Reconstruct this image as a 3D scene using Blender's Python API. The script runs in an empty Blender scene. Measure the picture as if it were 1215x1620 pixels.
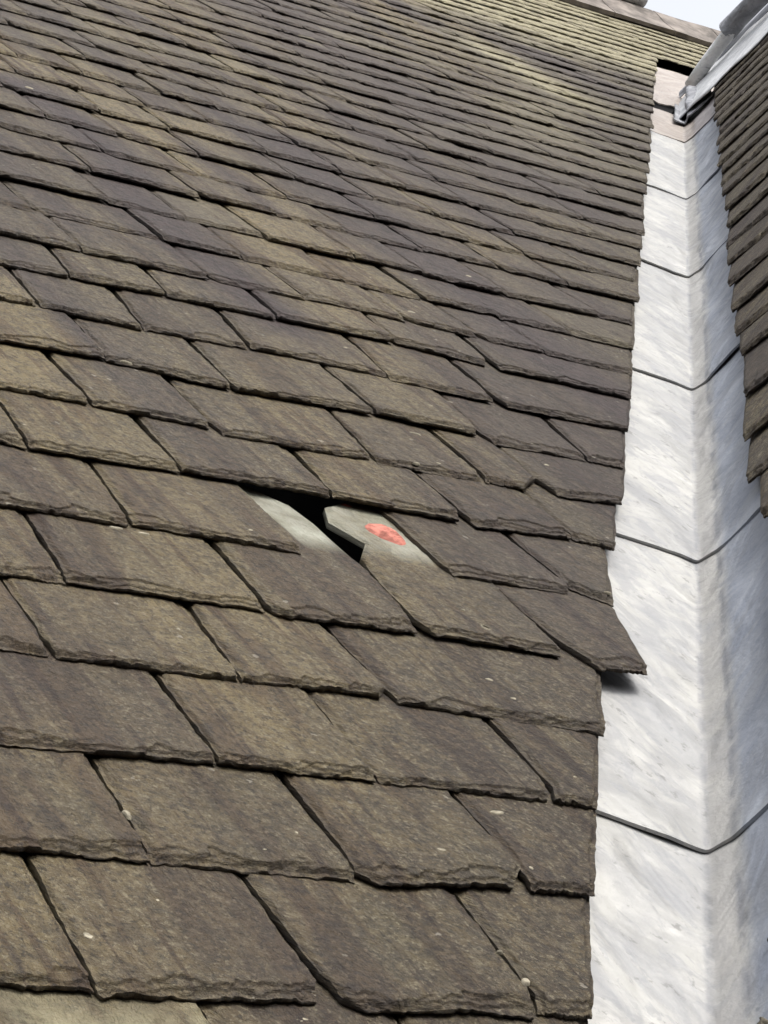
import bpy, math, random
import numpy as np
from math import radians, sin, cos, tan, pi

# ------------------------------------------------------------------ camera, sky, sun, exposure
SC = bpy.context.scene
COL = SC.collection
S = 0.4                                   # metres per layout unit
CAM_Z = 3.2
Fv = np.array([0.48856776, 0.73908083, 0.46374678])
Rv = np.array([0.85952444, -0.49909056, -0.11011971])
Dv = np.array([0.15006426, 0.45240263, -0.87909759])
FPX = 3775.47                             # focal length in pixels of a 1215 px wide frame
cd = bpy.data.cameras.new('camera'); cam = bpy.data.objects.new('camera', cd); COL.objects.link(cam)
from mathutils import Matrix, Vector
cam.matrix_world = Matrix(((Rv[0], -Dv[0], -Fv[0], 0), (Rv[1], -Dv[1], -Fv[1], 0), (Rv[2], -Dv[2], -Fv[2], CAM_Z), (0, 0, 0, 1)))
cd.sensor_fit = 'VERTICAL'; cd.sensor_height = 36.0; cd.lens = 36.0 * FPX / 1620.0
cd.clip_start = 0.05; cd.clip_end = 500.0
SC.camera = cam

SUN_EL, SUN_AZ = radians(54), radians(160)      # azimuth clockwise from +Y
sun_dir = Vector((sin(SUN_AZ) * cos(SUN_EL), cos(SUN_AZ) * cos(SUN_EL), sin(SUN_EL)))
w = bpy.data.worlds.new('World'); SC.world = w; w.use_nodes = True
nt = w.node_tree; nt.nodes.clear()
sky = nt.nodes.new('ShaderNodeTexSky'); sky.sky_type = 'NISHITA'; sky.sun_disc = False
sky.sun_elevation = SUN_EL; sky.sun_rotation = SUN_AZ; sky.air_density = 1.0; sky.dust_density = 5.0; sky.ozone_density = 1.0
hs = nt.nodes.new('ShaderNodeHueSaturation'); hs.inputs['Saturation'].default_value = 0.20
bg = nt.nodes.new('ShaderNodeBackground'); bg.inputs['Strength'].default_value = 0.15
wo = nt.nodes.new('ShaderNodeOutputWorld')
nt.links.new(sky.outputs[0], hs.inputs['Color']); nt.links.new(hs.outputs[0], bg.inputs[0]); nt.links.new(bg.outputs[0], wo.inputs[0])
sl = bpy.data.lights.new('sun', 'SUN'); sl.energy = 0.9; sl.angle = radians(16); sl.color = (1.0, 0.95, 0.87)
so = bpy.data.objects.new('sun', sl); COL.objects.link(so)
so.rotation_euler = sun_dir.to_track_quat('Z', 'Y').to_euler()
SC.view_settings.view_transform = 'Standard'; SC.view_settings.look = 'None'
SC.view_settings.gamma = 1.0; SC.view_settings.exposure = 1.35
SC.render.engine = 'CYCLES'
SC.cycles.max_bounces = 5; SC.cycles.use_denoising = True

# ------------------------------------------------------------------ helpers
rng = np.random.default_rng(7)
P0 = 0.90087617                           # roof pitch
CP, SP = cos(P0), sin(P0)
O = np.array([6.05406048, 6.84099215, 4.28280086])
U1 = np.array([1., 0, 0]); V1 = np.array([0, CP, SP]); N1 = np.array([0, -SP, CP])
U2 = np.array([0, 1., 0]); V2 = np.array([CP, 0, SP]); N2 = np.array([-SP, 0, CP])
SHIFT = np.array([0, 0, CAM_Z])

def world(P):
    return np.asarray(P) * S + SHIFT
def plane_pt(side, u, v, n):
    U, V, N = (U1, V1, N1) if side == 0 else (U2, V2, N2)
    u, v, n = (np.asarray(x, float)[..., None] for x in np.broadcast_arrays(u, v, n))
    return world(O + u * U + v * V + n * N)
def photo_px(P):                          # where a world point falls in the frame (used only to choose which slates become parts)
    q = (np.asarray(P) - SHIFT)
    z = q @ Fv
    return 607.5 + FPX * (q @ Rv) / z, 810 + FPX * (q @ Dv) / z

_tab = np.random.default_rng(11).random((64, 64, 16))
def vnoise(x, y, k=0):
    x, y = np.broadcast_arrays(np.asarray(x, float), np.asarray(y, float))
    x = x + 13.7 * k; y = y - 7.3 * k
    xi = np.floor(x).astype(int); yi = np.floor(y).astype(int); fx = x - xi; fy = y - yi
    fx = fx * fx * (3 - 2 * fx); fy = fy * fy * (3 - 2 * fy)
    T = _tab[..., k % 16]
    a = T[xi & 63, yi & 63]; b = T[(xi + 1) & 63, yi & 63]; c = T[xi & 63, (yi + 1) & 63]; d = T[(xi + 1) & 63, (yi + 1) & 63]
    return (a * (1 - fx) + b * fx) * (1 - fy) + (c * (1 - fx) + d * fx) * fy
def fnoise(x, y, k=0, o=3):
    s = 0; a = .5; t = 0
    for i in range(o):
        s = s + a * vnoise(x * 2 ** i, y * 2 ** i, k + 5 * i); t += a; a *= .5
    return s / t

def make_obj(name, verts, faces, mat, parent=None, smooth=True, attrs=None):
    me = bpy.data.meshes.new(name)
    me.from_pydata([tuple(v) for v in verts], [], [tuple(f) for f in faces])
    if smooth: me.polygons.foreach_set('use_smooth', np.ones(len(me.polygons), bool))
    me.materials.append(mat)
    if attrs:
        if 'tint' in attrs:
            a = me.attributes.new('tint', 'FLOAT_COLOR', 'POINT'); a.data.foreach_set('color', np.asarray(attrs['tint'], np.float32).ravel())
        if 'ruv' in attrs:
            a = me.attributes.new('ruv', 'FLOAT_VECTOR', 'POINT'); a.data.foreach_set('vector', np.asarray(attrs['ruv'], np.float32).ravel())
    me.update()
    ob = bpy.data.objects.new(name, me); COL.objects.link(ob)
    if parent is not None: ob.parent = parent
    return ob
def thing(name, label, cat, loc=(0, 0, 0), group=None):
    o = bpy.data.objects.new(name, None); COL.objects.link(o); o.empty_display_size = .1
    o['label'] = label; o['category'] = cat
    if group: o['group'] = group
    return o

def grid_faces(nr, nc, base=0, flip=False):
    r, c = np.meshgrid(np.arange(nr - 1), np.arange(nc - 1), indexing='ij')
    a = (r * nc + c + base).ravel(); q = np.stack([a, a + 1, a + 1 + nc, a + nc], 1)
    return q[:, ::-1] if flip else q

# ------------------------------------------------------------------ materials
def nmat(name):
    m = bpy.data.materials.new(name); m.use_nodes = True
    t = m.node_tree; t.nodes.clear()
    out = t.nodes.new('ShaderNodeOutputMaterial'); b = t.nodes.new('ShaderNodeBsdfPrincipled')
    t.links.new(b.outputs[0], out.inputs[0])
    return m, t, b
class NB:
    def __init__(s, t): s.t = t
    def n(s, ty, **kw):
        x = s.t.nodes.new(ty)
        for k, v in kw.items(): setattr(x, k, v)
        return x
    def l(s, a, b): s.t.links.new(a, b)
    def noise(s, vec, scale, detail=4, rough=.55, dist=0.0):
        x = s.n('ShaderNodeTexNoise'); s.l(vec, x.inputs['Vector'])
        x.inputs['Scale'].default_value = scale; x.inputs['Detail'].default_value = detail
        x.inputs['Roughness'].default_value = rough; x.inputs['Distortion'].default_value = dist
        return x.outputs['Fac']
    def ramp(s, fac, lo, hi, a=0.0, b=1.0):
        x = s.n('ShaderNodeMapRange'); s.l(fac, x.inputs['Value']); x.interpolation_type = 'SMOOTHSTEP'
        x.inputs['From Min'].default_value = lo; x.inputs['From Max'].default_value = hi
        x.inputs['To Min'].default_value = a; x.inputs['To Max'].default_value = b
        return x.outputs['Result']
    def mix(s, fac, a, b, mode='MIX'):
        x = s.n('ShaderNodeMix', data_type='RGBA', blend_type=mode)
        if isinstance(fac, (int, float)): x.inputs[0].default_value = fac
        else: s.l(fac, x.inputs[0])
        for v, i in ((a, 6), (b, 7)):
            if isinstance(v, tuple): x.inputs[i].default_value = v + (1,)
            else: s.l(v, x.inputs[i])
        return x.outputs[2]
    def math(s, op, a, b=None, clamp=False):
        x = s.n('ShaderNodeMath', operation=op, use_clamp=clamp)
        for v, i in ((a, 0), (b, 1)):
            if v is None: continue
            if isinstance(v, (int, float)): x.inputs[i].default_value = v
            else: s.l(v, x.inputs[i])
        return x.outputs[0]
    def scale(s, vec, sc):
        x = s.n('ShaderNodeMapping'); s.l(vec, x.inputs['Vector']); x.inputs['Scale'].default_value = sc
        return x.outputs[0]
    def bump(s, h, strength, dist, prev=None):
        x = s.n('ShaderNodeBump'); s.l(h, x.inputs['Height']); x.inputs['Strength'].default_value = strength
        x.inputs['Distance'].default_value = dist
        if prev is not None: s.l(prev, x.inputs['Normal'])
        return x.outputs[0]

def slate_material():
    m, t, b = nmat('weathered_slate'); k = NB(t)
    at = k.n('ShaderNodeAttribute', attribute_name='tint'); sep = k.n('ShaderNodeSeparateColor'); k.l(at.outputs['Color'], sep.inputs[0])
    tone, purp, lich = sep.outputs[0], sep.outputs[1], sep.outputs[2]; fresh = at.outputs['Alpha']
    ru = k.n('ShaderNodeAttribute', attribute_name='ruv').outputs['Vector']      # (u, v, random per slate)
    # base between dark brown slate and olive weathered slate
    dark = k.mix(k.noise(ru, 3.0), (.027, .0185, .0108), (.044, .031, .018))
    olive = k.mix(k.noise(ru, 5.0, 5), (.108, .080, .036), (.162, .124, .058))
    mott = k.ramp(k.noise(ru, 17, 7, .78), .40, .60)
    f = k.math('ADD', k.math('MULTIPLY', tone, 1.0), k.math('MULTIPLY', k.math('SUBTRACT', mott, .5), .55), True)
    c = k.mix(f, dark, olive)
    # streaks that run up the slope inside each slate
    st = k.noise(k.scale(ru, (5.0, .5, 1.0)), 1.0, 4, .6, .3)
    stf = k.ramp(st, .50, .60)
    st4 = k.noise(k.scale(ru, (13, .8, 1.7)), 1.0, 4, .6, .3)
    st2 = k.noise(k.scale(ru, (2.6, .5, 3.0)), 1.0, 3, .5)
    c = k.mix(k.math('MULTIPLY', k.ramp(st2, .45, .7), .35), c, (.044, .033, .019))
    zz = k.scale(ru, (0, 0, 3.7))
    c = k.mix(k.ramp(k.noise(zz, 1.0, 0), .35, .65, 0.0, .10), c, k.mix(.5, c, (.10, .082, .052)))
    c = k.mix(k.ramp(k.noise(k.scale(ru, (0, 0, 5.9)), 1.0, 0), .5, .7, 0.0, .35), c, (.045, .032, .022))
    # warm rust bits
    c = k.mix(k.math('MULTIPLY', k.ramp(k.noise(ru, 9, 3), .64, .75), .4), c, (.085, .052, .022))
    # greenish algae
    c = k.mix(k.math('MULTIPLY', k.ramp(k.noise(ru, 1.7, 4), .55, .75), .18), c, (.060, .060, .032))
    c = k.mix(k.math('MULTIPLY', k.ramp(k.noise(ru, 30, 6, .78), .50, .60), .50), c, k.mix(.6, c, (.19, .165, .11)))
    c = k.mix(k.math('MULTIPLY', k.ramp(k.noise(ru, 62, 4, .78), .56, .60), .65), c, (.19, .165, .11))
    c = k.mix(k.math('MULTIPLY', k.ramp(k.noise(ru, 40, 5, .8), .53, .58), .75), c, (.022, .017, .011))
    c = k.mix(k.math('MULTIPLY', k.ramp(k.noise(ru, 12, 6, .75), .52, .60), .45), c, (.030, .024, .016))
    # down-slope streaks, then purple-brown stone, over everything but lichen
    c = k.mix(k.math('MULTIPLY', stf, .80), c, (.52, .43, .40), 'MULTIPLY')
    c = k.mix(k.math('MULTIPLY', k.ramp(st4, .55, .61), .75), c, (.50, .40, .36), 'MULTIPLY')
    c = k.mix(k.math('MULTIPLY', purp, .95, True), c, k.mix(mott, (.0165, .0105, .0098), (.040, .0265, .0250)))
    # crusty lichen cover near the top of the slope
    lf = k.math('MULTIPLY', lich, k.ramp(k.noise(ru, 7, 6, .7), .28, .55), True)
    c = k.mix(lf, c, k.mix(k.noise(ru, 15, 4), (.17, .15, .085), (.30, .27, .175)))
    # freshly exposed stone
    c = k.mix(fresh, c, k.mix(k.ramp(k.noise(k.scale(ru, (1, 1, 1)), 6, 4), .35, .65), (.19, .185, .135), (.34, .34, .28)))
    # pale and dark speckles
    vo = k.n('ShaderNodeTexVoronoi'); k.l(k.scale(ru, (1, 1, 1)), vo.inputs['Vector']); vo.inputs['Scale'].default_value = 7.5
    spot = k.math('LESS_THAN', vo.outputs['Distance'], k.math('MULTIPLY', k.ramp(k.noise(ru, 60, 2), .3, .7), .12))
    gate = k.ramp(k.noise(ru, 2.5, 2), .46, .52)
    c = k.mix(k.math('MULTIPLY', k.math('MULTIPLY', spot, gate), .6), c, (.24, .22, .18))
    k.l(c, b.inputs['Base Color'])
    b.inputs['Roughness'].default_value = .72
    b.inputs['Specular IOR Level'].default_value = .35
    n1 = k.bump(k.noise(k.scale(ru, (1, .6, 1)), 8, 6, .65), .9, .03)
    n3 = k.bump(k.noise(k.scale(ru, (1.5, .5, 1)), 22, 5, .7), 1.0, .012, n1)
    n2 = k.bump(k.noise(ru, 60, 5, .75), 1.0, .005, n3)
    k.l(n2, b.inputs['Normal'])
    return m

def lead_material(name, base_lo, base_hi, streak, pink=0.0):
    m, t, b = nmat(name); k = NB(t)
    ru = k.n('ShaderNodeAttribute', attribute_name='ruv').outputs['Vector']      # (across, down the fall, side)
    at = k.n('ShaderNodeAttribute', attribute_name='tint'); sep = k.n('ShaderNodeSeparateColor'); k.l(at.outputs['Color'], sep.inputs[0])
    a = k.noise(k.scale(ru, (2.4, 1.3, 1)), 1.0, 6, .62, 1.0)
    c = k.mix(k.ramp(a, .38, .62), base_lo, base_hi)
    s = k.noise(k.scale(ru, (5, 1.6, 2)), 1.0, 5, .65, .9)
    c = k.mix(k.math('MULTIPLY', k.ramp(s, .47, .60), .55), c, streak)
    s3 = k.noise(k.scale(ru, (14, 4.5, 5)), 1.0, 4, .7, 1.0)
    c = k.mix(k.math('MULTIPLY', k.ramp(s3, .54, .60), .45), c, streak)
    c = k.mix(k.math('MULTIPLY', k.ramp(k.noise(k.scale(ru, (17, 9, 1)), 1.0, 5, .68), .60, .66), .6), c, (.09, .088, .086))
    # water-stained sole, with ragged borders
    sole = k.math('MULTIPLY', sep.outputs[0], k.ramp(k.noise(k.scale(ru, (3, 3, 1)), 1.0, 4, .6), .25, .5), True)
    c = k.mix(k.math('MULTIPLY', sole, .55), c, k.mix(k.noise(ru, 3, 3), (.19, .18, .165), (.27, .26, .245)))
    c = k.mix(sep.outputs[1], c, k.mix(.72, c, (.115, .140, .195)))  # dimmer, bluer light of the right face mixed into its colour
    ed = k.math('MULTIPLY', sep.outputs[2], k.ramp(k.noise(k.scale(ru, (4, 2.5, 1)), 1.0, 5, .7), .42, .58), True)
    c = k.mix(k.math('MULTIPLY', ed, .85), c, (.10, .105, .12))  # right crease's shadow line painted in, with a fainter dark line at left
    if pink: c = k.mix(pink, c, (.27, .215, .18))
    k.l(c, b.inputs['Base Color'])
    b.inputs['Metallic'].default_value = .10
    k.l(k.ramp(s, .3, .7, .42, .62), b.inputs['Roughness'])
    n1 = k.bump(k.noise(k.scale(ru, (3, 1.5, 1)), 1.0, 3, .5, .5), .8, .03)
    n2 = k.bump(k.noise(ru, 30, 5, .65), .4, .004, n1)
    k.l(n2, b.inputs['Normal'])
    return m
def plain(name, col, rough=.8, spec=.3, var=.0, scale=30):
    m, t, b = nmat(name); k = NB(t)
    tc = k.n('ShaderNodeTexCoord').outputs['Object']
    f = k.ramp(k.noise(tc, scale, 5, .65), .3, .7)
    lo = tuple(x * (1 - var) for x in col); hi = tuple(min(1, x * (1 + var)) for x in col)
    k.l(k.mix(f, lo, hi), b.inputs['Base Color']); b.inputs['Roughness'].default_value = rough
    b.inputs['Specular IOR Level'].default_value = spec
    k.l(k.bump(k.noise(tc, scale * 2, 5, .65), .5, .004), b.inputs['Normal'])
    return m
M_SLATE = slate_material()
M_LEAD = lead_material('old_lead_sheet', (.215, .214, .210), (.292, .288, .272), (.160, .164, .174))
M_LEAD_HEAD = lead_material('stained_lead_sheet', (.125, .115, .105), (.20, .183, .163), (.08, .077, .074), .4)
M_LEAD_GREY = lead_material('grey_lead_ridge', (.16, .165, .18), (.24, .245, .265), (.10, .105, .12))
M_LEAD_PALE = lead_material('pale_lead_ridge', (.42, .43, .44), (.55, .56, .57), (.32, .33, .35))
M_LEAD_WHITE = lead_material('white_lead_roll', (.60, .61, .61), (.70, .70, .70), (.45, .46, .48))
M_RIDGE = plain('buff_ridge_stone', (.135, .118, .105), .85, .2, .5, 7)
M_RIDGE_DARK = plain('brown_ridge_stone', (.06, .046, .040), .85, .2, .35, 8)
M_FELT = plain('black_roofing_felt', (.006, .006, .007), .95, .1)
M_CORAL = plain('coral_red_mortar', (.30, .115, .090), .95, .1, .45, 60)
M_SPOT = plain('pale_lichen', (.20, .18, .135), .9, .2, .5, 60)
M_MOSS = plain('grey_moss', (.09, .08, .062), .95, .1, .6, 60)

# ------------------------------------------------------------------ colour of the slates, by where on the slope they were laid
def tint_at(side, u, v, r, near=False):
    """tone (0 dark brown .. 1 olive), purple, lichen, fresh; streak positions are in slope coordinates."""
    u = np.asarray(u, float); v = np.asarray(v, float)
    off = u - CP * v                                    # distance along a course from the valley line
    if side == 0:
        tone = .12 + .60 * np.clip(-off - .75, 0, 1.15) - np.clip((v - 5) * .02, 0, .12) * np.exp(-((off + 2.5) / 2.0) ** 2)
        tone = tone + .07 * (r[0] - .5) * 2
        pp = 0
        for (uc, wd, a, b, st) in ((-.98, .34, 2.0, 7.4, 1.0), (.95, .52, .8, 7.8, .95), (.0, .16, 4.6, 6.6, .7), (-1.05, .2, -.2, 2.6, .35),
                                   (3.6, 1.2, 7.0, 15.5, .75), (2.3, .5, 5.5, 9.5, .8), (-1.75, .22, 3.0, 8.2, .7), (.1, .5, -1.2, 3.0, .6), (-.9, .5, -1.6, .8, .45), (1.9, .5, 3.6, 5.4, .6), (-2.5, .12, .6, 1.3, .55), (-3.62, .1, -2.4, 1.0, .4), (-2.2, .1, .1, 3.5, .25)):
            g = np.exp(-((u + .10 * (vnoise(u * 2, v * 1.3, 3) - .5) * 2 - uc) / wd) ** 2) * np.clip((v - a) / .5, 0, 1) * np.clip((b - v) / .5, 0, 1)
            pp = np.maximum(pp, g * st)
        pp = np.maximum(pp, np.clip((r[1] - .90) * 5, 0, .35))
        # old run-off stains that carry on from slate to slate
        br = np.clip((fnoise(u * 1.6 + 3, v * .16, 9, 2) - .47) * 6, 0, 1) * np.clip((v + 1.5) / 2.5, .25, 1)
        tone = tone * (1 - .62 * br) 
        pp = np.maximum(pp, .70 * br * np.clip((vnoise(u * .9, v * .2, 5) - .35) * 4, 0, 1))
        tone = tone * (1 - .6 * pp)
        damp = np.clip((off + 4.2) / 2.2, 0, 1) * np.clip((v - 5.5) / 3, 0, 1) * (.55 + .45 * vnoise(u * 1.1, v * .5, 8))
        tone = tone * (1 - .75 * damp)
        
        # lichen: everything above a line that runs up and to the left
        d = (v - 17.0) + .25 * (u - 8.5)
        lich = np.clip((d + 1.5 * (vnoise(u * 1.3, v * 1.1, 4) - .5)) / 2.4, 0, 1)
        lich = np.maximum(lich, .9 * np.exp(-((u - 7.0) / .45) ** 2) * np.clip((v - 12.6) / 1.2, 0, 1) * np.clip((17 - v) / 1.5, 0, 1))
        lich = np.maximum(lich, .25 * np.exp(-((v - 12.5) / 3) ** 2) * (vnoise(u * 1.1, v * 1.1, 6) > .6))
        if np.ndim(r[2]) == 0 and r[2] > .95: lich = np.maximum(lich, .14)
    else:
        tone = .20 + .18 * (r[0] - .5) * 2 + 0 * v
        tone = tone - np.clip((v - 5) * .03, 0, .18)
        pp = np.clip((r[1] - .7) * 2, 0, .5) + 0 * v
        lich = 0 * v
    fresh = 0 * v
    return tone, pp + 0 * v, lich, fresh

THK = .030          # slate thickness
SLOPE = .055        # each slate tips down into the one above it
LONG = 2.05

def slate_mesh(side, left, right, vtop, res, r, lift=0., roll=0., curl=0., chip=1.0, special=None):
    """left / right: (u, v) polylines from head to tail and from tail to head."""
    L_ = np.array(left)[::-1]; R_ = np.array(right)                       # both from tail to head
    for A in (L_, R_):
        A[:, 1] = np.maximum.accumulate(A[:, 1] + np.arange(len(A)) * 1e-5)
    vl, vr = L_[0, 1], R_[0, 1]
    if res == 'hi':
        nfine, ncoarse, nhead, nc = 26, 30, 4, 110
    elif res == 'mid':
        nfine, ncoarse, nhead, nc = 15, 8, 2, 64
    else:
        nfine, ncoarse, nhead, nc = 8, 4, 2, 34
    tail = (vl + vr) / 2
    d = np.concatenate([np.linspace(0, .10, nfine), np.linspace(.10, .68, ncoarse + 1)[1:], np.linspace(.68, max(.75, vtop - tail), nhead + 1)[1:]])
    e = np.array([0, .004, .010, .020, .034]); mid = np.linspace(0.06, .94, nc)
    s = np.concatenate([e, mid, 1 - e[::-1]]) if res != 'lo' else np.linspace(0, 1, nc)
    nr, nn = len(d), len(s)
    sd = r[3] * 37.0
    wv = vl + (vr - vl) * s                                               # tail line
    wtail = .018 * (vnoise(s * 3 + sd, sd, 1) - .5) + .014 * (vnoise(s * 13 + sd, sd, 2) - .5) + .012 * (vnoise(s * 38 + sd, sd, 3) - .5)
    vb = wv + wtail * chip
    fade = np.clip(1 - d / .6, 0, 1)[:, None]
    V = (tail + d)[:, None] + (vb - tail)[None, :] * fade
    UL = np.interp(V[:, 0] * 0 + (wv[0] + d), L_[:, 1], L_[:, 0]); UR = np.interp(wv[-1] + d, R_[:, 1], R_[:, 0])
    UL = UL + .010 * (vnoise(d * 9 + sd, sd, 4) - .5) + .007 * (vnoise(d * 40 + sd, sd, 5) - .5)
    UR = UR + .010 * (vnoise(d * 9 + sd, sd, 6) - .5) + .007 * (vnoise(d * 40 + sd, sd, 7) - .5)
    U = UL[:, None] + (UR - UL)[:, None] * s[None, :]
    W = np.maximum(UR - UL, .02)[:, None]
    dt = d[:, None] + 0 * U; ds = np.minimum(s[None, :], 1 - s[None, :]) * W
    # broken flakes along the tail, thinner along the sides
    def wb(q): return (vnoise(U * 10 + sd + q, V * 8, 8) - .5) * .060 + (vnoise(U * 24 + q, V * 28 + sd, 9) - .5) * .040 + (vnoise(U * 60 + q, V * 70 + sd, 7) - .5) * .014
    wob = wb(0.)
    lobe = lambda q, f: 1 - np.abs(vnoise(U * f + sd + q, sd + q + 0 * U, 10) * 2 - 1)
    w1 = (.004 + .110 * np.clip(lobe(0, 4.5) - .25, 0, 1) ** 1.3 * (.35 + .65 * r[4])) * chip
    w2 = (.014 + .040 * lobe(5.1, 8)) * chip; w3 = (.008 + .020 * lobe(9.3, 14)) * chip
    msk = np.clip((vnoise(U * 5 + sd, sd + 0 * U, 6) - .5) * 12, 0, 1)
    a1 = np.clip((w1 - (dt + wob)) / .005, 0, 1); a2 = np.clip((w2 - (dt + wb(7.7) * .8)) / .005, 0, 1); a4 = np.clip((w3 - (dt + wb(3.3) * .5)) / .005, 0, 1)
    ws = .010 + .016 * vnoise(V * 5 + sd, sd + 0 * V, 11)
    a3 = np.clip((ws - ds - wob * .3) / .006, 0, 1)
    drop = THK * np.clip(.26 * a1 + .22 * a2 * msk + .24 * a4 + .30 * a3, 0, .72)
    und = .010 * (fnoise(U * 2.2 + sd, V * 1.6, 12, 2) - .5) + .004 * (fnoise(U * 9, V * 4 + sd, 13, 2) - .5)
    lam = .0035 * (np.floor(4 * fnoise(U * 2.5 + sd, V * 1.2 + sd, 14, 3)) / 4 - .5)
    top = -SLOPE * (V - tail) + lift + roll * (U - U.mean()) + und + lam - drop + curl * np.clip(1 - dt / .6, 0, 1)
    bot = -SLOPE * (V - tail) + lift + roll * (U - U.mean()) - THK + curl * np.clip(1 - dt / .6, 0, 1)
    # top sheet, then a ring of skirt points and the back
    per = np.concatenate([np.arange(nn), np.arange(1, nr) * nn + nn - 1, (nr - 1) * nn + np.arange(nn - 2, -1, -1), np.arange(nr - 2, 0, -1) * nn])
    Uf, Vf, Nf, Bf = U.ravel(), V.ravel(), top.ravel(), bot.ravel()
    midn = (Nf[per] + Bf[per]) / 2 + .006 * (vnoise(Uf[per] * 60, Vf[per] * 60, 15) - .5)
    rough = .009 * (vnoise(Uf[per] * 45 + sd, Vf[per] * 45, 1) - .3)
    # the skirt's middle ring steps out or in a little: the broken edge of the stone
    cu, cv = U.mean(), V.mean()
    istail = (np.arange(len(per)) < nn)
    mu = Uf[per]; mv = Vf[per] - np.where(istail, rough, 0)
    UU = np.concatenate([Uf, Uf[per], mu, Uf[per]]); VV = np.concatenate([Vf, Vf[per], mv, Vf[per] + np.where(istail, .004, 0)])
    NN = np.concatenate([Nf, Nf[per], midn, Bf[per]])
    pts = plane_pt(side, UU, VV, NN)
    faces = [tuple(q) for q in grid_faces(nr, nn)]
    m = len(per); b0 = nr * nn; b1 = b0 + m; b2 = b1 + m
    idx = np.arange(m); nx = (idx + 1) % m
    for A, B in ((b0, b1), (b1, b2)):
        faces += [tuple(q) for q in np.stack([A + idx, B + idx, B + nx, A + nx], 1)]
    faces.append(tuple(b2 + idx[::-1]))
    if side == 1: faces = [f[::-1] for f in faces]
    tone, pp, lich, fresh = tint_at(side, UU, VV, r)
    if special is not None: tone, pp, lich, fresh = special(UU, VV, tone, pp, lich, fresh)
    tint = np.stack([np.clip(tone, 0, 1), np.clip(pp, 0, 1), np.clip(lich, 0, 1), np.clip(fresh, 0, 1)], 1)
    ruv = np.stack([UU + r[5] * 23, VV + r[6] * 31 + NN * 3, np.full(len(UU), r[7] * 40)], 1)
    return pts, faces, tint, ruv

def surf_n(v, tail): return -SLOPE * (v - tail)

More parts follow.
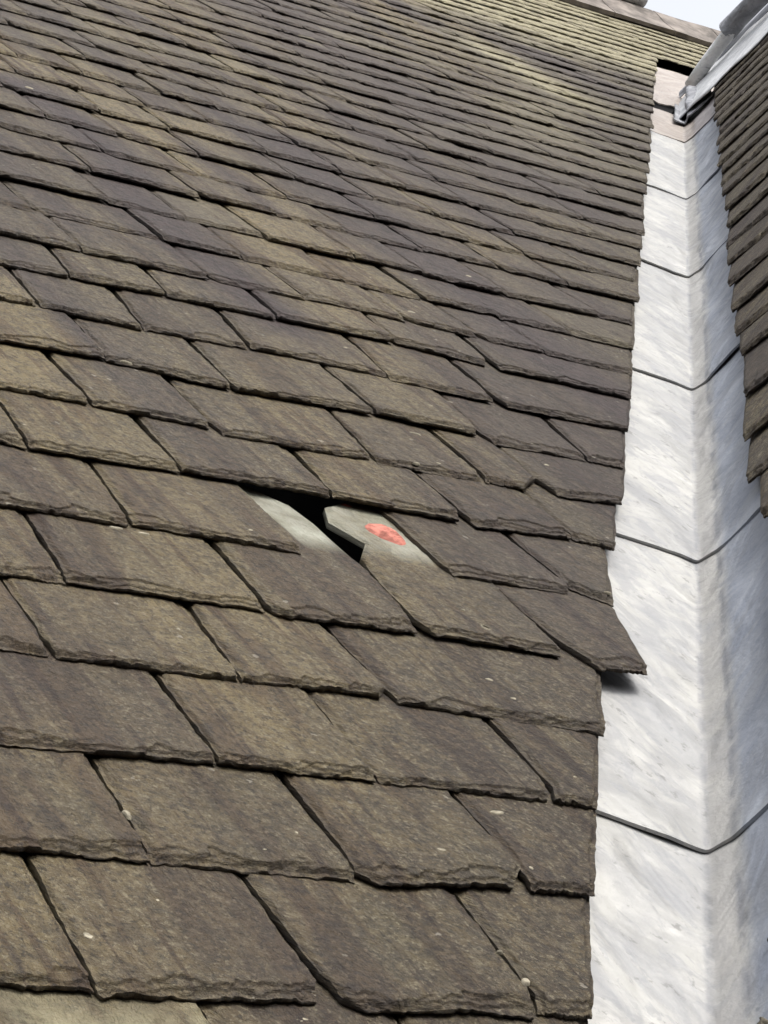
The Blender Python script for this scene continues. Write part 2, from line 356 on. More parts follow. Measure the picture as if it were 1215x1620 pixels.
# ------------------------------------------------------------------ the left slope, near courses as laid
T = [
 [([(-4.113,-3.382),(-4.157,-3.737)],[(-3.592,-3.829),(-3.591,-3.426)]),
  ([(-3.582,-3.428),(-3.576,-3.834)],[(-3.091,-3.851),(-3.07,-3.432)]),
  ([(-3.057,-3.434),(-3.074,-3.857)],[(-2.785,-3.873),(-2.483,-3.391)])],
 [([(-4.148,-2.813),(-4.206,-3.396)],[(-3.856,-3.406),(-3.842,-2.814)]),
  ([(-3.825,-2.821),(-3.849,-3.405),(-3.839,-3.434)],[(-3.285,-3.399),(-3.258,-3.319),(-3.247,-2.837)]),
  ([(-3.234,-2.841),(-3.229,-3.289),(-3.204,-3.389),(-3.16,-3.425)],[(-2.674,-3.413),(-2.637,-3.318),(-2.603,-2.827)]),
  ([(-2.591,-2.832),(-2.619,-3.327),(-2.646,-3.397)],[(-2.487,-3.4),(-2.132,-2.785)])],
 [([(-3.964,-2.264),(-4.01,-2.821)],[(-3.512,-2.82),(-3.494,-2.268)]),
  ([(-3.474,-2.274),(-3.503,-2.819)],[(-2.915,-2.815),(-2.899,-2.745),(-2.899,-2.243)]),
  ([(-2.875,-2.253),(-2.895,-2.712),(-2.897,-2.784),(-2.847,-2.831)],[(-2.403,-2.794),(-2.322,-2.685),(-2.328,-2.259)]),
  ([(-2.313,-2.263),(-2.326,-2.692),(-2.342,-2.792)],[(-2.127,-2.792),(-1.804,-2.246)])],
 [([(-3.719,-1.731),(-3.794,-2.27)],[(-3.099,-2.23),(-3.099,-1.676)]),
  ([(-3.079,-1.683),(-3.091,-2.235)],[(-2.595,-2.243),(-2.584,-2.199),(-2.572,-1.672)]),
  ([(-2.553,-1.68),(-2.584,-2.13),(-2.575,-2.235)],[(-1.984,-2.247),(-1.943,-2.15),(-1.919,-1.661)]),
  ([(-1.9,-1.665),(-1.934,-2.176),(-1.965,-2.248)],[(-1.82,-2.259),(-1.483,-1.711)])],
 [([(-3.637,-1.114),(-3.693,-1.66)],[(-3.433,-1.658),(-3.423,-1.519),(-3.425,-1.123)]),
  ([(-3.41,-1.128),(-3.415,-1.496),(-3.407,-1.663)],[(-2.813,-1.673),(-2.786,-1.104)]),
  ([(-2.759,-1.105),(-2.803,-1.671)],[(-2.29,-1.645),(-2.258,-1.597),(-2.271,-1.103)]),
  ([(-2.248,-1.106),(-2.246,-1.585),(-2.243,-1.664)],[(-1.476,-1.715),(-1.176,-1.202),(-1.207,-1.008),(-1.144,-0.669)])],
 [([(-3.388,-0.486),(-3.471,-1.099)],[(-3.207,-1.102),(-3.174,-0.532)]),
  ([(-3.157,-0.537),(-3.197,-1.099)],[(-2.487,-1.097),(-2.47,-0.527)]),
  ([(-2.445,-0.534),(-2.468,-1.061),(-2.443,-1.118)],[(-1.936,-1.085),(-1.891,-1.012),(-1.871,-0.489),(-1.942,-0.262)]),
  ([(-1.84,-0.467),(-1.87,-0.995),(-1.876,-1.098)],[(-1.315,-1.11),(-1.297,-1.06),(-1.258,-0.516)]),
  ([(-1.241,-0.527),(-1.235,-0.928),(-1.172,-1.19)],[(-0.97,-1.177),(-0.864,-0.875),(-0.747,-0.537)])],
 [([(-3.216,0.162),(-3.309,-0.514)],[(-2.781,-0.513),(-2.739,0.083)]),
  ([(-2.717,0.074),(-2.771,-0.509)],[(-2.109,-0.502),(-2.079,-0.414),(-2.095,0.098)]),
  ([(-1.451,0.075),(-1.457,-0.391),(-1.442,-0.483)],[(-0.92,-0.479),(-0.891,-0.412),(-0.905,0.102)]),
  ([(-0.883,0.097),(-0.885,-0.427)],[(-0.753,-0.551),(-0.356,0.125)])],
 [([(-3.131,0.58),(-3.138,0.108)],[(-2.988,0.089),(-2.963,0.516)]),
  ([(-2.947,0.517),(-2.975,0.083)],[(-2.358,0.136),(-2.358,0.648)]),
  ([(-2.327,0.642),(-2.348,0.134)],[(-1.702,0.133),(-1.676,0.647)]),
  ([(-1.637,0.644),(-1.688,0.145)],[(-1.122,0.122),(-1.092,0.217),(-1.068,0.651)]),
  ([(-1.049,0.645),(-1.055,0.231),(-1.05,0.105)],[(-0.558,0.143),(-0.515,0.646)]),
  ([(-0.503,0.643),(-0.543,0.142)],[(-0.354,0.119),(0.005,0.701)])],
 [([(-2.925,1.261),(-2.945,0.713)],[(-2.537,0.728),(-2.541,1.281)]),
  ([(-2.509,1.275),(-2.517,0.73)],[(-2.028,0.683),(-2.006,0.763),(-2.003,1.264)]),
  ([(-1.973,1.256),(-1.995,0.768),(-1.977,0.652)],[(-1.282,0.687),(-1.201,1.299)]),
  ([(-1.185,1.291),(-1.247,0.737),(-1.249,0.667)],[(-0.731,0.672),(-0.706,0.746),(-0.661,1.327)]),
  ([(-0.649,1.317),(-0.69,0.753),(-0.712,0.673)],[(-0.525,0.658),(-0.36,0.839),(-0.352,1.233)]),
  ([(-0.335,1.233),(-0.351,0.843),(-0.328,0.672)],[(0.043,0.725),(0.368,1.263)])],
 [([(-2.759,1.887),(-2.774,1.328)],[(-2.262,1.359),(-2.245,1.855)]),
  ([(-2.222,1.851),(-2.255,1.347)],[(-1.709,1.282),(-1.687,1.37),(-1.668,1.851)]),
  ([(-1.641,1.85),(-1.679,1.358),(-1.667,1.28)],[(-0.97,1.331),(-0.951,1.828)]),
  ([(-0.935,1.819),(-0.945,1.343)],[(-0.438,1.312),(-0.404,1.39),(-0.339,1.865)]),
  ([(-0.316,1.868),(-0.395,1.394),(-0.366,1.252)],[(0.154,1.276),(0.247,1.857)]),
  ([(0.271,1.86),(0.167,1.274)],[(0.369,1.258),(0.759,1.897)])],
 [([(-2.552,2.442),(-2.604,1.937)],[(-2.397,1.943),(-2.372,2.476)]),
  ([(-2.352,2.48),(-2.378,1.945)],[(-1.909,1.912),(-1.843,2.504)]),
  ([(-1.814,2.503),(-1.887,1.932)],[(-1.351,1.974),(-1.282,2.516)]),
  ([(-1.256,2.522),(-1.326,1.988)],[(-0.605,1.964),(-0.554,2.475)]),
  ([(-0.531,2.479),(-0.598,1.941)],[(-0.028,1.917),(0.042,2.471)]),
  ([(0.066,2.475),(0.012,1.979),(0.032,1.87)],[(0.76,1.893),(1.174,2.549)])],
 [([(-2.456,3.032),(-2.477,2.503)],[(-2.066,2.525),(-2.023,3.059)]),
  ([(-1.997,3.056),(-2.05,2.534)],[(-1.554,2.579),(-1.509,3.129)]),
  ([(-1.482,3.126),(-1.537,2.571)],[(-0.953,2.579),(-0.919,3.13)]),
  ([(-0.895,3.134),(-0.93,2.592)],[(-0.274,2.614),(-0.243,3.103)]),
  ([(-0.218,3.107),(-0.25,2.617)],[(0.243,2.543),(0.29,2.662),(0.369,3.141)]),
  ([(0.395,3.146),(0.336,2.706),(0.324,2.521)],[(1.156,2.517),(1.494,3.058)])],
]

TAILS = [float(np.mean([s_[0][-1][1] for s_ in row])) for row in T]
TAILS[0] = -4.0
EDGE = -.42                      # slates are cut this far short of the valley line
slates = []                      # dicts: side, left, right, vtop, r, ...
def valley_u(v): return CP * v + EDGE
HEAD_MAX = {}
for k, row in enumerate(T):
    for j, (l, r_) in enumerate(row):
        l = [list(q) for q in l]; r_ = [list(q) for q in r_]
        if (k, j) == (4, 3): r_ = r_[:2]
        if k == 0:                                      # these tails are below the frame: keep the sides, set the tail
            uL, uR = l[0][0], r_[-1][0]
            l = [[uL, l[0][1]], [uL, -4.0]]; r_ = [[uR if j < 2 else valley_u(-4.0), -4.0], [uR, r_[-1][1]]]
        tail = (l[-1][1] + r_[0][1]) / 2
        vtop = tail + LONG * .585
        edge = (j == len(row) - 1)
        sp = None; lift = rng.random() * .010; roll = (rng.random() - .5) * .018; curl = 0; slipped = False; name_label = None
        if (k, j) == (5, 2):                            # broken head, seen through the gap
            r_ = [[-1.895, -1.09], [-1.86, -.8], [-1.845, -.5], [-1.84, -.41], [-1.842, -.28], [-1.848, -.08], [-1.87, .09], [-1.90, .17], [-1.95, .24], [-2.02, .29]]
            vtop = .29
            def sp(U, V, t, p, li, f):
                edge_ = -.38 - .75 * (U + 1.87) + .05 * (vnoise(U * 12, V * 12, 2) - .5)
                m_ = np.clip((V - edge_) / .010, 0, 1) * np.clip((U + 2.2) / .05, 0, 1)
                return t, p * (1 - m_), li, m_ * np.clip(.62 + 1.1 * (vnoise(U * 9, V * 7, 5) - .35), .25, 1)
            name_label = 'slate with a snapped pale head showing in the gap'
        if (k, j) == (5, 3):
            l = [[-1.50, .31], [-1.56, .305], [-1.635, .26], [-1.70, .17], [-1.752, .09], [-1.785, -.04], [-1.79, -.19], [-1.72, -.225], [-1.69, -.25], [-1.76, -.30], [-1.80, -.36], [-1.832, -.50], [-1.86, -.76], [-1.872, -1.0], [-1.855, -1.06], [-1.83, -1.10]]
            vtop = .31
            def sp(U, V, t, p, li, f):
                edge_ = -.325 + .03 * (vnoise(U * 12, V * 9, 2) - .5)
                edge_ = edge_ + .05 * (vnoise(U * 22, V * 18, 4) - .5)
                m_ = np.clip((V - edge_) / .008, 0, 1) * np.clip((-1.435 + .04 * (vnoise(V * 14, U * 6, 3) - .5) - U) / .010, 0, 1)
                g = np.clip((vnoise(U * 7 + 2, V * 6, 9) * .5 + (V > -.25) * (U < -1.60) * .8), 0, 1)
                m2 = m_ * (1.1 - .42 * g) * np.clip(.75 + .8 * (vnoise(U * 13, V * 10, 6) - .4), .4, 1)
                return t + .25 * m_, p * (1 - m_), li, m2
            name_label = 'slate whose uncovered head shows pale stone and a coral red lump'
        if (k, j) == (5, 4):
            slipped = True; lift = .012; roll = .02; l = [[l[0][0] - .02, l[0][1]], [l[1][0] - .03, l[1][1]], [l[2][0] - .01, l[2][1]]]
        if k == 0 and j == 0:
            def sp(U, V, t, p, li, f): return t, p, np.clip(.95 * (vnoise(U * 7, V * 7, 3) * 1.6 - .15), 0, 1), f
            name_label = 'slate crusted with pale lichen'
        # run both sides on up under the courses above
        if vtop > l[0][1]: l.insert(0, [l[0][0], vtop])
        if vtop > r_[-1][1]:
            ur = r_[-1][0]
            r_.append([(valley_u(vtop) if edge and not slipped else ur + (.62 * .3 if slipped else 0)), vtop])
        rr = rng.random(8)
        if (k, j) == (2, 2): rr[5:] = (.13, .71, .42); rr[0] = .3; rr[2] = .5
        slates.append(dict(side=0, left=l, right=r_, vtop=vtop, r=rr, lift=lift, roll=roll, curl=curl, special=sp, slipped=slipped, label=name_label, k=k, u=(l[-1][0] + r_[0][0]) / 2, tail=tail))
    # beyond the left of the frame
    u = min(q[0] for q in row[0][0]) - .02 if k else T[0][0][0][0][0] - .02
    tail = TAILS[k]
    for q in range(2):
        wd = .5 + .15 * rng.random(); rr = rng.random(8)
        slates.append(dict(side=0, left=[[u - wd, tail + 1.2], [u - wd, tail]], right=[[u, tail], [u, tail + 1.2]], vtop=tail + 1.2, r=rr, lift=rng.random() * .01, roll=0, curl=0, special=None, slipped=False, label=None, k=k, u=u - wd / 2, tail=tail, off=True))
        u -= wd + .02

def lay_course(side, tail, u_from, u_to, exp_, cut, wlo=.42, whi=.72, skip=None, k=99):
    """fill a course from the valley outwards, to u_from"""
    u = u_to(tail)
    first = True
    while u > u_from:
        wd = wlo + (whi - wlo) * rng.random()
        if first: wd = .15 + .45 * rng.random()
        rr = rng.random(8); jt = (rng.random() - .5) * .05; sk = (rng.random() - .5) * .03
        vt = tail + LONG * exp_
        gap = .007 + .009 * rng.random()
        # clipped lower corner on some slates
        cl = .03 + .06 * rng.random() if rng.random() < .35 else .004
        left = [[u - wd + gap, vt], [u - wd + gap, tail + jt + cl], [u - wd + gap + cl * .9, tail + jt]]
        if first and cut:
            dj = (rng.random() - .5) * .05
            right = [[u + dj, tail + jt + sk], [u_to(vt) + dj * .3, vt]]
        else:
            right = [[u, tail + jt + sk], [u, vt]]
        if skip is None or not skip(u - wd / 2, tail):
            slates.append(dict(side=side, left=left, right=right, vtop=vt, r=rr, lift=rng.random() * .014, roll=(rng.random() - .5) * .014, curl=0,
                               special=None, slipped=False, label=None, k=k, u=u - wd / 2, tail=tail))
        u -= wd; first = False

def frame_u(side, v, margin=330):
    """how far out along a course the camera can see"""
    us = np.linspace(CP * v - 14, CP * v + 0, 200)
    x, y = photo_px(plane_pt(side, us, np.full(200, v), np.zeros(200)))
    if side == 0: ok = (x > -margin) & (y > -margin)
    else: ok = (x < 1215 + margin) & (y > -margin)
    return us[ok].min() if ok.any() else None

tails = [3.05, 3.63, 4.22, 4.86, 5.44, 6.05, 6.66]
while tails[-1] < 23.7: tails.append(tails[-1] + .60 + .02 * (rng.random() - .5))
LEFT_TAILS = tails
VCUT = 20.0
for i, tv in enumerate(tails):
    uf = frame_u(0, tv)
    if uf is None: continue
    if tv + .1 < VCUT:
        lay_course(0, tv, uf, valley_u, .60, True)
    else:
        lay_course(0, tv, uf, lambda v: CP * tv + 6.5 + .3 * ((i * 37) % 10) / 10, .60, False)
# courses below the frame
for tv in (-4.58, -5.16):
    lay_course(0, tv, -5.6, valley_u, .585, True)

# ------------------------------------------------------------------ the right slope
rt = [-5.0, -4.38, -3.76, -3.15, -2.53, -1.93, -1.32, -.70, .09, .72, 1.35, 2.0, 2.84, 3.37, 3.99, 4.76, 5.35, 5.95, 6.66, 7.3, 7.98, 8.45, 8.95, 9.45, 10.1, 10.77, 11.25, 11.8]
while rt[-1] < 14.3: rt.append(rt[-1] + .55)
for tv in rt:
    uf = frame_u(1, tv)
    if uf is None: uf = CP * tv - 2.2
    uf = min(uf, CP * tv - 1.2) - 3.2
    lay_course(1, tv, uf, (lambda v: CP * v - .375 - .009 * v) if tv > .3 else (lambda v: CP * v - .425), .62, True, .45, .8)

# ------------------------------------------------------------------ choose the 100 largest of each slope as parts, the rest as one mass
def shown_area(s_):
    c = np.array([s_['left'][-1], s_['right'][0], [s_['right'][0][0], s_['tail'] + .58], [s_['left'][-1][0], s_['tail'] + .58]])
    x, y = photo_px(plane_pt(s_['side'], c[:, 0], c[:, 1], 0 * c[:, 0]))
    x = np.clip(x, 0, 1215); y = np.clip(y, 0, 1620)
    return abs(np.dot(x, np.roll(y, -1)) - np.dot(y, np.roll(x, -1))) / 2
roofs = [thing('slate_roof', 'broad brown slate roof slope with a gap where one slate is missing', 'roof'),
         thing('slate_roof', 'narrow dark slate roof slope on the far side of the white lead valley', 'roof')]
SLATE_OBJ = {}
for side in (0, 1):
    mine = [s_ for s_ in slates if s_['side'] == side]
    for s_ in mine: s_['area'] = shown_area(s_)
    mine.sort(key=lambda q: -q['area'])
    parts = [q for q in mine if not q['slipped'] and q['area'] > 60][:100]
    ids = {id(q) for q in parts}
    Vs, Fs, Ts, Rs, base = [], [], [], [], 0
    for s_ in mine:
        ispart = id(s_) in ids
        res = 'hi' if s_['area'] > 9000 else ('mid' if s_['area'] > 1500 else 'lo')
        a = slate_mesh(side, s_['left'], s_['right'], s_['vtop'], res, s_['r'], s_['lift'], s_['roll'], s_['curl'], 1.0 if side == 0 else 1.5, s_['special'])
        if s_['slipped']:
            o = make_obj('slipped_slate', a[0], a[1], M_SLATE, None, True, dict(tint=a[2], ruv=a[3]))
            o['label'] = 'slipped dark slate whose pointed corner juts out over the white lead valley'; o['category'] = 'slate'
        elif ispart:
            o = make_obj('slate', a[0], a[1], M_SLATE, roofs[side], True, dict(tint=a[2], ruv=a[3]))
            if s_['label']: o['label'] = s_['label']
            SLATE_OBJ[(side, round(s_['u'], 2), round(s_['tail'], 2))] = (o, s_)
        else:
            Vs.append(a[0]); Ts.append(a[2]); Rs.append(a[3])
            Fs += [tuple(i + base for i in f) for f in a[1]]; base += len(a[0])
    o = make_obj('slates', np.concatenate(Vs), Fs, M_SLATE, roofs[side], True, dict(tint=np.concatenate(Ts), ruv=np.concatenate(Rs)))
    o['kind'] = 'stuff'

# boarding under the slates, closed and dark
def deck(side, pts, n0, n1, parent):
    a = plane_pt(side, np.array([q[0] for q in pts]), np.array([q[1] for q in pts]), np.full(len(pts), n0))
    b = plane_pt(side, np.array([q[0] for q in pts]), np.array([q[1] for q in pts]), np.full(len(pts), n1))
    n = len(pts); f = [tuple(range(n)), tuple(range(2 * n - 1, n - 1, -1))] + [(i, i + n, (i + 1) % n + n, (i + 1) % n) for i in range(n)]
    return make_obj('roof_boarding', np.concatenate([a, b]), f, M_FELT, parent, False)
deck(0, [(-7.5, -5.2), (-2.6, -5.2), (12.0, 18.2), (24, 18.2), (24, 24.9), (-7.5, 24.9)], -.62, -.70, roofs[0])
deck(0, [(-7.5, 24.2), (24, 24.2), (24, 24.5), (-7.5, 24.5)], -.12, -.66, roofs[0])
deck(1, [(-7.5, -5.2), (-3.9, -5.2), (8.4, 15.2), (8.4, 16.0), (-7.5, 16.0)], -.45, -.52, roofs[1])

# ------------------------------------------------------------------ pale lichen spots and the coral lump
def blob(name, side, u, v, tail, ru, rv, h, mat, parent, ang=0, ring=False, seed=0, nlift=0.006):
    n, m = 20, 5
    V = []; F = []
    base = surf_n(v, tail) + nlift
    for i in range(m):
        fr = 1 - i / m
        for j in range(n):
            a = 2 * pi * j / n
            rr = fr * (1 + .55 * (vnoise(cos(a) * 1.6 + seed * 3.1 + 5, sin(a) * 1.6 + seed, 3) - .5) + .2 * (vnoise(cos(a) * 6 + seed, sin(a) * 6, 4) - .5))
            x, y = rr * ru * cos(a), rr * rv * sin(a)
            x, y = x * cos(ang) - y * sin(ang), x * sin(ang) + y * cos(ang)
            hh = h * (1 - fr ** 3) * (.7 + .6 * vnoise(x * 70 + seed, y * 70, 5))
            if i == 0: hh = -.008
            V.append((u + x, v + y, base + hh - SLOPE * y))
    V.append((u, v, base + h * .9))
    for i in range(m - 1):
        for j in range(n):
            F.append((i * n + j, i * n + (j + 1) % n, (i + 1) * n + (j + 1) % n, (i + 1) * n + j))
    for j in range(n): F.append(((m - 1) * n + j, (m - 1) * n + (j + 1) % n, m * n))
    V = np.array(V)
    if ring: F = [f for f in F if max(f) < 3 * n]
    return make_obj(name, plane_pt(side, V[:, 0], V[:, 1], V[:, 2]), F, mat, parent)
def slate_under(u, v):
    best = None
    for (sd_, _, _), (o, s_) in SLATE_OBJ.items():
        if sd_ == 0 and s_['tail'] - .01 <= v and s_['left'][-1][0] - .05 <= u <= s_['right'][0][0] + .05:
            if best is None or s_['tail'] > best[1]['tail']: best = (o, s_)
    return best
spots = [(-2.58, -.25, .035, .022), (-2.84, -.535, .05, .018), (-2.74, -.55, .05, .012), (-.81, 1.2, .06, .035), (-1.05, .705, .03, .02), (-.17, 1.08, .03, .02),
         (-1.58, -1.0, .03, .045), (-1.75, -1.55, .022, .018), (-1.40, -1.55, .02, .02), (-2.62, -3.27, .024, .024), (-3.80, -3.2, .022, .034), (-3.49, -2.58, .016, .04),
         (-2.19, 1.31, .045, .014), (-.67, 2.33, .035, .02), (-3.51, -3.52, .028, .03), (-3.34, -3.47, .05, .03), (-.93, -.82, .02, .015), (-3.55, -3.0, .014, .012),
         (-2.05, -2.1, .014, .014), (-2.9, -1.35, .014, .012), (-.6, -.52, .045, .012), (-.74, -.46, .03, .012), (-3.0, -2.6, .012, .012), (-2.3, -2.7, .014, .02), (-1.2, -1.4, .016, .012), (-.7, .45, .016, .012)]
near = [s_ for s_ in slates if s_['side'] == 0 and s_['area'] > 900 and not s_['slipped']]
for i in range(46):                                     # small scattered crusts
    s_ = near[int(rng.random() * len(near))]
    a_ = .012 + .030 * rng.random() ** 2
    spots.append((s_['u'] + (rng.random() - .5) * .34, s_['tail'] + .08 + .4 * rng.random(), a_ * 1.3, a_ * (.6 + .5 * rng.random())))
for i, (u, v, a, b_) in enumerate(spots):
    hit = slate_under(u, v)
    if hit: blob('lichen_spot', 0, u, v, hit[1]['tail'], a * .55, b_ * .55, .0022, M_SPOT, hit[0], rng.random() * .6 - .3, i in (6,), i, hit[1]['lift'])
hit = slate_under(-1.62, -.9)
lump = blob('mortar_lump', 0, -1.550, -.10, -1.10, .080, .112, .024, M_CORAL, hit[0], .12, False, 5, .006)
lump['label'] = 'bright coral red lump'
lump2 = blob('mortar_lump', 0, -1.60, .19, -1.10, .035, .022, .010, M_CORAL, hit[0], .2, False, 8, .006)
lump2['label'] = 'small coral red smear'

# ------------------------------------------------------------------ lead valley
valley = thing('lead_valley', 'white lead valley gutter of lapped sheets running up between the two slate slopes', 'valley gutter')
VD = np.array([CP, CP, SP]); VL = np.linalg.norm(VD); VD = VD / VL
EL = -U1 * (1 / VL) + V1 * (CP / VL); ER = -U2 * (1 / VL) + V2 * (CP / VL)       # square to the valley, up each slope
LD = -.095
def lead_profile(a):
    """a: signed distance from the crease (negative left). returns side flag, along, lift"""
    return a
def valley_pts(t, a, n):
    """t along the valley, a across (negative = left slope), n above the sheet"""
    t, a, n = np.broadcast_arrays(t, a, n)
    base = O + t[..., None] * VD
    c0 = LD * (N1 + N2) / (1 + N1 @ N2)                                          # crease of the two sunk planes
    l = np.maximum(-a, 0)[..., None]; r = np.maximum(a, 0)[..., None]
    P = base + c0 + l * EL + r * ER
    a0, a1 = -.03, .095
    q = np.clip((a - a0) / (a1 - a0), 0, 1)[..., None]
    chord = base + c0 + (1 - q) * (-a0) * EL + q * a1 * ER
    inside = ((a > a0) & (a < a1))[..., None]
    P = np.where(inside, chord, P)
    sgn = np.clip((a - .03) / .08, -1, 1)[..., None]
    Nn = N1 * (1 - sgn) / 2 + N2 * (1 + sgn) / 2
    if P.ndim == 3 and P.shape[1] > 40:
        for _ in range(2):
            P[:, 1:-1] = (P[:, :-2] + P[:, 1:-1] * 2 + P[:, 2:]) / 4
    return P + n[..., None] * Nn
def sole_lift(a):
    """flat sole between -.02 and +.10, softly rounded"""
    x = np.asarray(a)
    return 0 * x
def lead_sheet(t0, t1, mat, k, name='lead_sheet'):
    Lt = t1 + .25
    nt_, na = max(30, int((Lt - t0) / .045)), 90
    t = np.linspace(t0, Lt, nt_)[:, None]
    a = np.linspace(-.62, .62, na)[None, :]
    # lap edge not quite straight
    edge = t0 + .012 * (vnoise(a * 6 + k * 3, k * 1.7 + 0 * a, 2) - .5) + .03 * np.abs(a)
    tt = edge + (t - t0) * (Lt - edge) / (Lt - t0)
    v_ = tt * .849
    n = sole_lift(a) + .030 * (fnoise(a * 3.0 + v_ * .6 + k, tt * .9 + k, 3, 2) - .5) * np.clip(np.abs(a) / .15, .25, 1) + .010 * (fnoise(a * 8 - v_ * 1.5, tt * 3, 6, 2) - .5)
    for (tc, ac, ln, hh) in DENTS:
        q = (tt - tc) + (np.abs(a) - abs(ac)) * -1.2
        n = n + hh * np.exp(-(q / .10) ** 2 - ((a - ac) / ln) ** 2)
    n = n + .016 * np.exp(-(tt - t0) / .35)
    th = .012
    U = np.where(a < 0, 0, 0) + 0 * tt
    top = valley_pts(tt, a + 0 * tt, n); bot = valley_pts(tt[:1], (a + 0 * tt)[:1], n[:1] - th)
    bot2 = valley_pts(tt[3:4], (a + 0 * tt)[3:4], n[3:4] - th - .01)
    P = np.concatenate([top.reshape(-1, 3), top[0], bot[0], bot[0], bot2[0]])
    f = [tuple(q)[::-1] for q in grid_faces(nt_, na)]
    b0 = nt_ * na
    for A in (b0, b0 + 2 * na):
        f += [(A + i, A + i + 1, A + na + i + 1, A + na + i) for i in range(na - 1)]
    # texture coordinates: across and along the fall of each slope, so the stains run down it
    def co(tt, a):
        al = np.abs(a); fall = al * (CP / VL) + tt * (SP * 0 + 1 / VL) ; cr = -al * (1 / VL) + tt * (CP / VL)
        return np.stack([cr * 1.0, fall, np.clip(a / .3, 0, 1) * .35 + k * 3.3 + 0 * tt], -1)
    ru_ = np.concatenate([co(tt, a + 0 * tt).reshape(-1, 3), co(tt[0], a[0]), co(tt[0], a[0]), co(tt[0], a[0]), co(tt[3], a[0])])
    def tn(tt, a):
        m_ = np.exp(-((a - .035 - .02 * (vnoise(tt * 2.2, 0 * a + k, 3) - .5)) / .062) ** 4)
        return np.stack([m_, np.clip((a - .10) / .05, 0, 1) * .8, np.exp(-((a - .098 - .012 * (vnoise(tt * 5, 0 * a + k, 4) - .5)) / .016) ** 2) + .7 * np.exp(-((a + .03 - .012 * (vnoise(tt * 5, 0 * a + k, 6) - .5)) / .010) ** 2), 0 * m_], -1)  # channels: sole stain, painted dimmer light of right face, dark crease lines
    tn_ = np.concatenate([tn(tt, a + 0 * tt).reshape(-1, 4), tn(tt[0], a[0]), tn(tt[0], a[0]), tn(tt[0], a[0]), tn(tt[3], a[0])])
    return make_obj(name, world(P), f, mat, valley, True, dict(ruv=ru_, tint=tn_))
DENTS = [(8.6, -.14, .09, .03), (8.0, -.16, .10, -.02), (3.0, .24, .12, .02), (2.4, .25, .12, -.02), (-1.6, -.2, .1, .012), (10.2, -.2, .1, .012), (6.2, .2, .1, .015)]
cuts = [-6.4, -2.74, .39, 3.83, 7.58, 11.53, 15.7, 17.9]
for i in range(len(cuts) - 1):
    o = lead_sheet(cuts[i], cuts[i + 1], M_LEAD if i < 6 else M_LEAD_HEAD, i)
    if i == 6: o['label'] = 'buff stained lead sheet at the head of the valley'

# saddle of crumpled lead where the lower ridge dies into the big slope
def patch(name, fn, nu_, nv_, mat, parent, th=.012, label=None):
    s_, t_ = np.meshgrid(np.linspace(0, 1, nu_), np.linspace(0, 1, nv_), indexing='ij')
    P = fn(s_, t_)
    V = P.reshape(-1, 3); nrm = np.cross(np.gradient(P, axis=0).reshape(-1, 3), np.gradient(P, axis=1).reshape(-1, 3))
    nrm /= np.linalg.norm(nrm, axis=1)[:, None] + 1e-9
    if nrm.mean(0) @ (-Fv) < 0: nrm = -nrm; flip = True
    else: flip = False
    f1 = grid_faces(nu_, nv_); m = len(V)
    f = [tuple(q) if flip else tuple(q)[::-1] for q in f1]
    f += [tuple(q[::-1] + m) if flip else tuple(q + m) for q in f1]
    per = list(range(nv_)) + [i * nv_ + nv_ - 1 for i in range(1, nu_)] + [(nu_ - 1) * nv_ + j for j in range(nv_ - 2, -1, -1)] + [i * nv_ for i in range(nu_ - 2, 0, -1)]
    for i in range(len(per)):
        a, b = per[i], per[(i + 1) % len(per)]; f.append((a, b, b + m, a + m))
    ru_ = np.stack([s_.ravel() * 2, t_.ravel() * 2, 0 * s_.ravel()], 1)
    o = make_obj(name, world(np.concatenate([V, V - nrm * th])), f, mat, parent, True, dict(ruv=np.concatenate([ru_, ru_])))
    if label: o['label'] = label
    return o
XA = 10.2; ZA = 12.93                     # the lower ridge line, relative to O
ridge = thing('lead_ridge', 'grey lead ridge with a round roll capping the narrow slope beyond the valley', 'ridge')
def wing(s_, t_):                         # near wing, lies on the right slope
    y = 10.1 - 5.2 * s_
    vv = 14.72 + .06 * (vnoise(s_ * 25, 0 * s_, 3) > .5) * (1 - t_) + (16.72 - 14.72) * t_
    n = .02 + .012 * np.exp(-((s_ * 7) % 1 - .5) ** 2 * 30) + .0 * t_
    n = n + .02 * (fnoise(s_ * 8, t_ * 2, 5, 2) - .5)
    return O + y[..., None] * U2 + vv[..., None] * V2 + n[..., None] * N2
patch('lead_wing', wing, 60, 14, M_LEAD_PALE, ridge)
def hump(s_, t_):                         # board and shoulder beyond the roll
    y = 10.35 - 5.4 * s_
    ang = -.2 + t_ * 2.7
    x = XA + .26 - .17 * np.cos(ang); z = ZA + .12 + .14 * np.sin(ang) + .02 * (fnoise(s_ * 9, t_, 5, 2) - .5)
    return O + np.stack([x, y, z], -1)
patch('lead_shoulder', hump, 50, 12, M_LEAD_GREY, ridge)
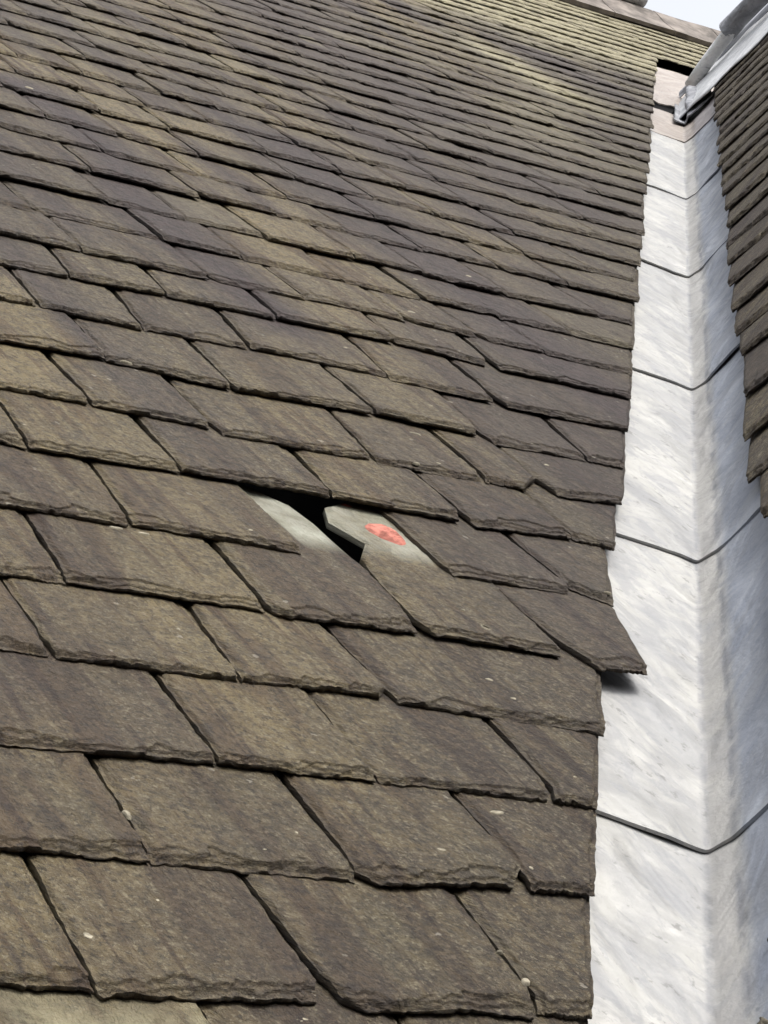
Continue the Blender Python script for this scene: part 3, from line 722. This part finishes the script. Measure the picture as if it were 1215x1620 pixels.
def tube(name, pts, rad, mat, parent, n=18, open_end=False, label=None, mouth=None):
    pts = np.array(pts, float); V = []; F = []
    m = len(pts)
    for i, q in enumerate(pts):
        d = pts[min(i + 1, m - 1)] - pts[max(i - 1, 0)]; d /= np.linalg.norm(d)
        a = np.cross(d, [0, 0, 1]); a /= np.linalg.norm(a); b_ = np.cross(a, d)
        for j in range(n):
            an = 2 * pi * j / n; rr = rad[i] * (1 + .05 * (vnoise(i * .9, j * .6, 3) - .5))
            V.append(q + rr * (np.cos(an) * a + np.sin(an) * b_))
    for i in range(m - 1):
        for j in range(n): F.append((i * n + j, i * n + (j + 1) % n, (i + 1) * n + (j + 1) % n, (i + 1) * n + j))
    V = list(V)
    if not open_end:
        F.append(tuple(range(n))[::-1])
    F.append(tuple((m - 1) * n + j for j in range(n)))
    if open_end:                           # turned-in mouth with depth
        k0 = len(V)
        for j in range(n): V.append(pts[0] + (V[j] - pts[0]) * .86)
        for j in range(n): V.append(pts[0] + (V[j] - pts[0]) * .8 + (pts[1] - pts[0]) * .6)
        for j in range(n):
            F.append((j, (j + 1) % n, k0 + (j + 1) % n, k0 + j)); F.append((k0 + j, k0 + (j + 1) % n, k0 + n + (j + 1) % n, k0 + n + j))
        F.append(tuple(k0 + n + j for j in range(n)))
    V = np.array(V)
    ru_ = np.stack([V[:, 2] * 2, V[:, 1] * 2, V[:, 0]], 1)
    o = make_obj(name, world(V), F, mat, parent, True, dict(ruv=ru_))
    if label: o['label'] = label
    return o
pl = lambda x, y, z: O + np.array([x, y, z])
lo = [pl(10.02, 9.86, 12.76), pl(10.03, 9.6, 12.84), pl(10.05, 9.3, 12.93), pl(10.06, 9.0, 13.0), pl(10.06, 8.7, 13.02)]
tube('ridge_roll', lo, [.075, .08, .08, .08, .08], M_LEAD_WHITE, ridge, label='pale lower length of the ridge roll')
up = [pl(10.06, 9.10, 13.03), pl(10.06, 8.9, 13.04), pl(10.06, 8.0, 13.05), pl(10.06, 6.5, 13.05), pl(10.06, 5.0, 13.06)]
tube('ridge_roll', up, [.125, .115, .115, .115, .115], M_LEAD_GREY, ridge, open_end=True, label='grey upper length of the ridge roll with an open dark end')

saddle = thing('lead_saddle', 'crumpled grey lead saddle at the foot of the ridge roll, above the valley head', 'flashing')
def sad(s_, t_):
    # drapes from the left slope over the end of the roll and down the right slope
    a = -.16 + .62 * t_
    tt = 17.2 + 1.5 * s_
    P = valley_pts(tt, a, .03 + .05 * (fnoise(a * 9 + 2, tt * 3.5, 8, 3)) + .12 * np.exp(-((a - .12 - .1 * s_) / .10) ** 2) * (.3 + s_))
    return P
patch('lead_drape', sad, 34, 40, M_LEAD_GREY, saddle)
def apron(s_, t_):
    v = 15.7 + 3.75 * s_ + .1 * t_; u = CP * v + (-.62 + t_ * (.70 + 1.1 * s_ ** 1.5))
    n = -.07 + .05 * (fnoise(s_ * 4, t_ * 4, 9, 2))
    return O + u[..., None] * U1 + v[..., None] * V1 + n[..., None] * N1
patch('lead_apron', apron, 24, 30, M_LEAD_HEAD, saddle)

# ------------------------------------------------------------------ ridge of the big slope
top = thing('stone_ridge', 'buff stone ridge course along the top of the broad slope against the sky', 'ridge')
def ridge_tile(u0, u1, mat, hi, th=.10):
    # angular ridge stone: near face, rounded apex, far face
    prof = [(-.02, .02), (-.02, .10), (.55, .16), (.95, .24 + hi), (1.15, .27 + hi), (1.30, .18 + hi), (1.55, -.25), (1.42, -.35), (1.05, .05), (.5, .03)]
    V = []; F = []; n = len(prof); ns = 7
    for i in range(ns):
        f_ = i / (ns - 1); u = u0 + (u1 - u0) * f_
        for j, (a, b_) in enumerate(prof):
            a2 = a + .03 * (vnoise(u * 2 + j, j * 1.3, 2) - .5); b2 = b_ + .035 * (vnoise(u * 2, j * 2.1, 3) - .5)
            V.append((u, 24.25 + a2 * .7, b2 * .8))
    for i in range(ns - 1):
        for j in range(n): F.append((i * n + j, i * n + (j + 1) % n, (i + 1) * n + (j + 1) % n, (i + 1) * n + j))
    F.append(tuple(range(n))[::-1]); F.append(tuple((ns - 1) * n + j for j in range(n)))
    V = np.array(V)
    return make_obj('ridge_tile', plane_pt(0, V[:, 0], V[:, 1], V[:, 2]), F, mat, top, False)
u = 8.0
while u < 22:
    wd = 1.15
    ridge_tile(u, u + wd - .02, M_RIDGE, 0.0); u += wd
# heavier dark roll with a pale end on the left-hand length
def rolltop(u0, u1, r_, mat, name, label):
    P = [O + u_ * U1 + 25.25 * V1 + .34 * N1 for u_ in np.linspace(u0, u1, 8)]
    return tube(name, P, [r_] * 8, mat, top, label=label)
rolltop(8.0, 14.3, .17, M_RIDGE_DARK, 'ridge_roll', 'dark brown roll along the ridge')
rolltop(13.7, 14.75, .185, M_LEAD_PALE, 'roll_cap', 'pale end of the ridge roll')

# ------------------------------------------------------------------ moss in the valley
tg, ag = np.meshgrid(np.linspace(-4.30, -3.62, 90), np.linspace(.02, .34, 60), indexing='ij')
mask = fnoise(tg * 5, ag * 9, 4, 4) + .9 * (ag - .17) - .35 * np.abs(tg + 4.0) > .50
hgt = .006 + .030 * fnoise(tg * 22, ag * 22, 7, 4)
hgt[~mask] = -.006
Pm = world(valley_pts(tg, ag, hgt).reshape(-1, 3))
F = [tuple(q)[::-1] for q in grid_faces(90, 60) if mask.ravel()[q].any()]
used = sorted({i for f in F for i in f}); rem = {a: c for c, a in enumerate(used)}
mo = make_obj('moss', Pm[used], [tuple(rem[i] for i in f) for f in F], M_MOSS)
mo['kind'] = 'stuff'; mo['label'] = 'grey crumbly moss lying on the lower right of the lead valley'
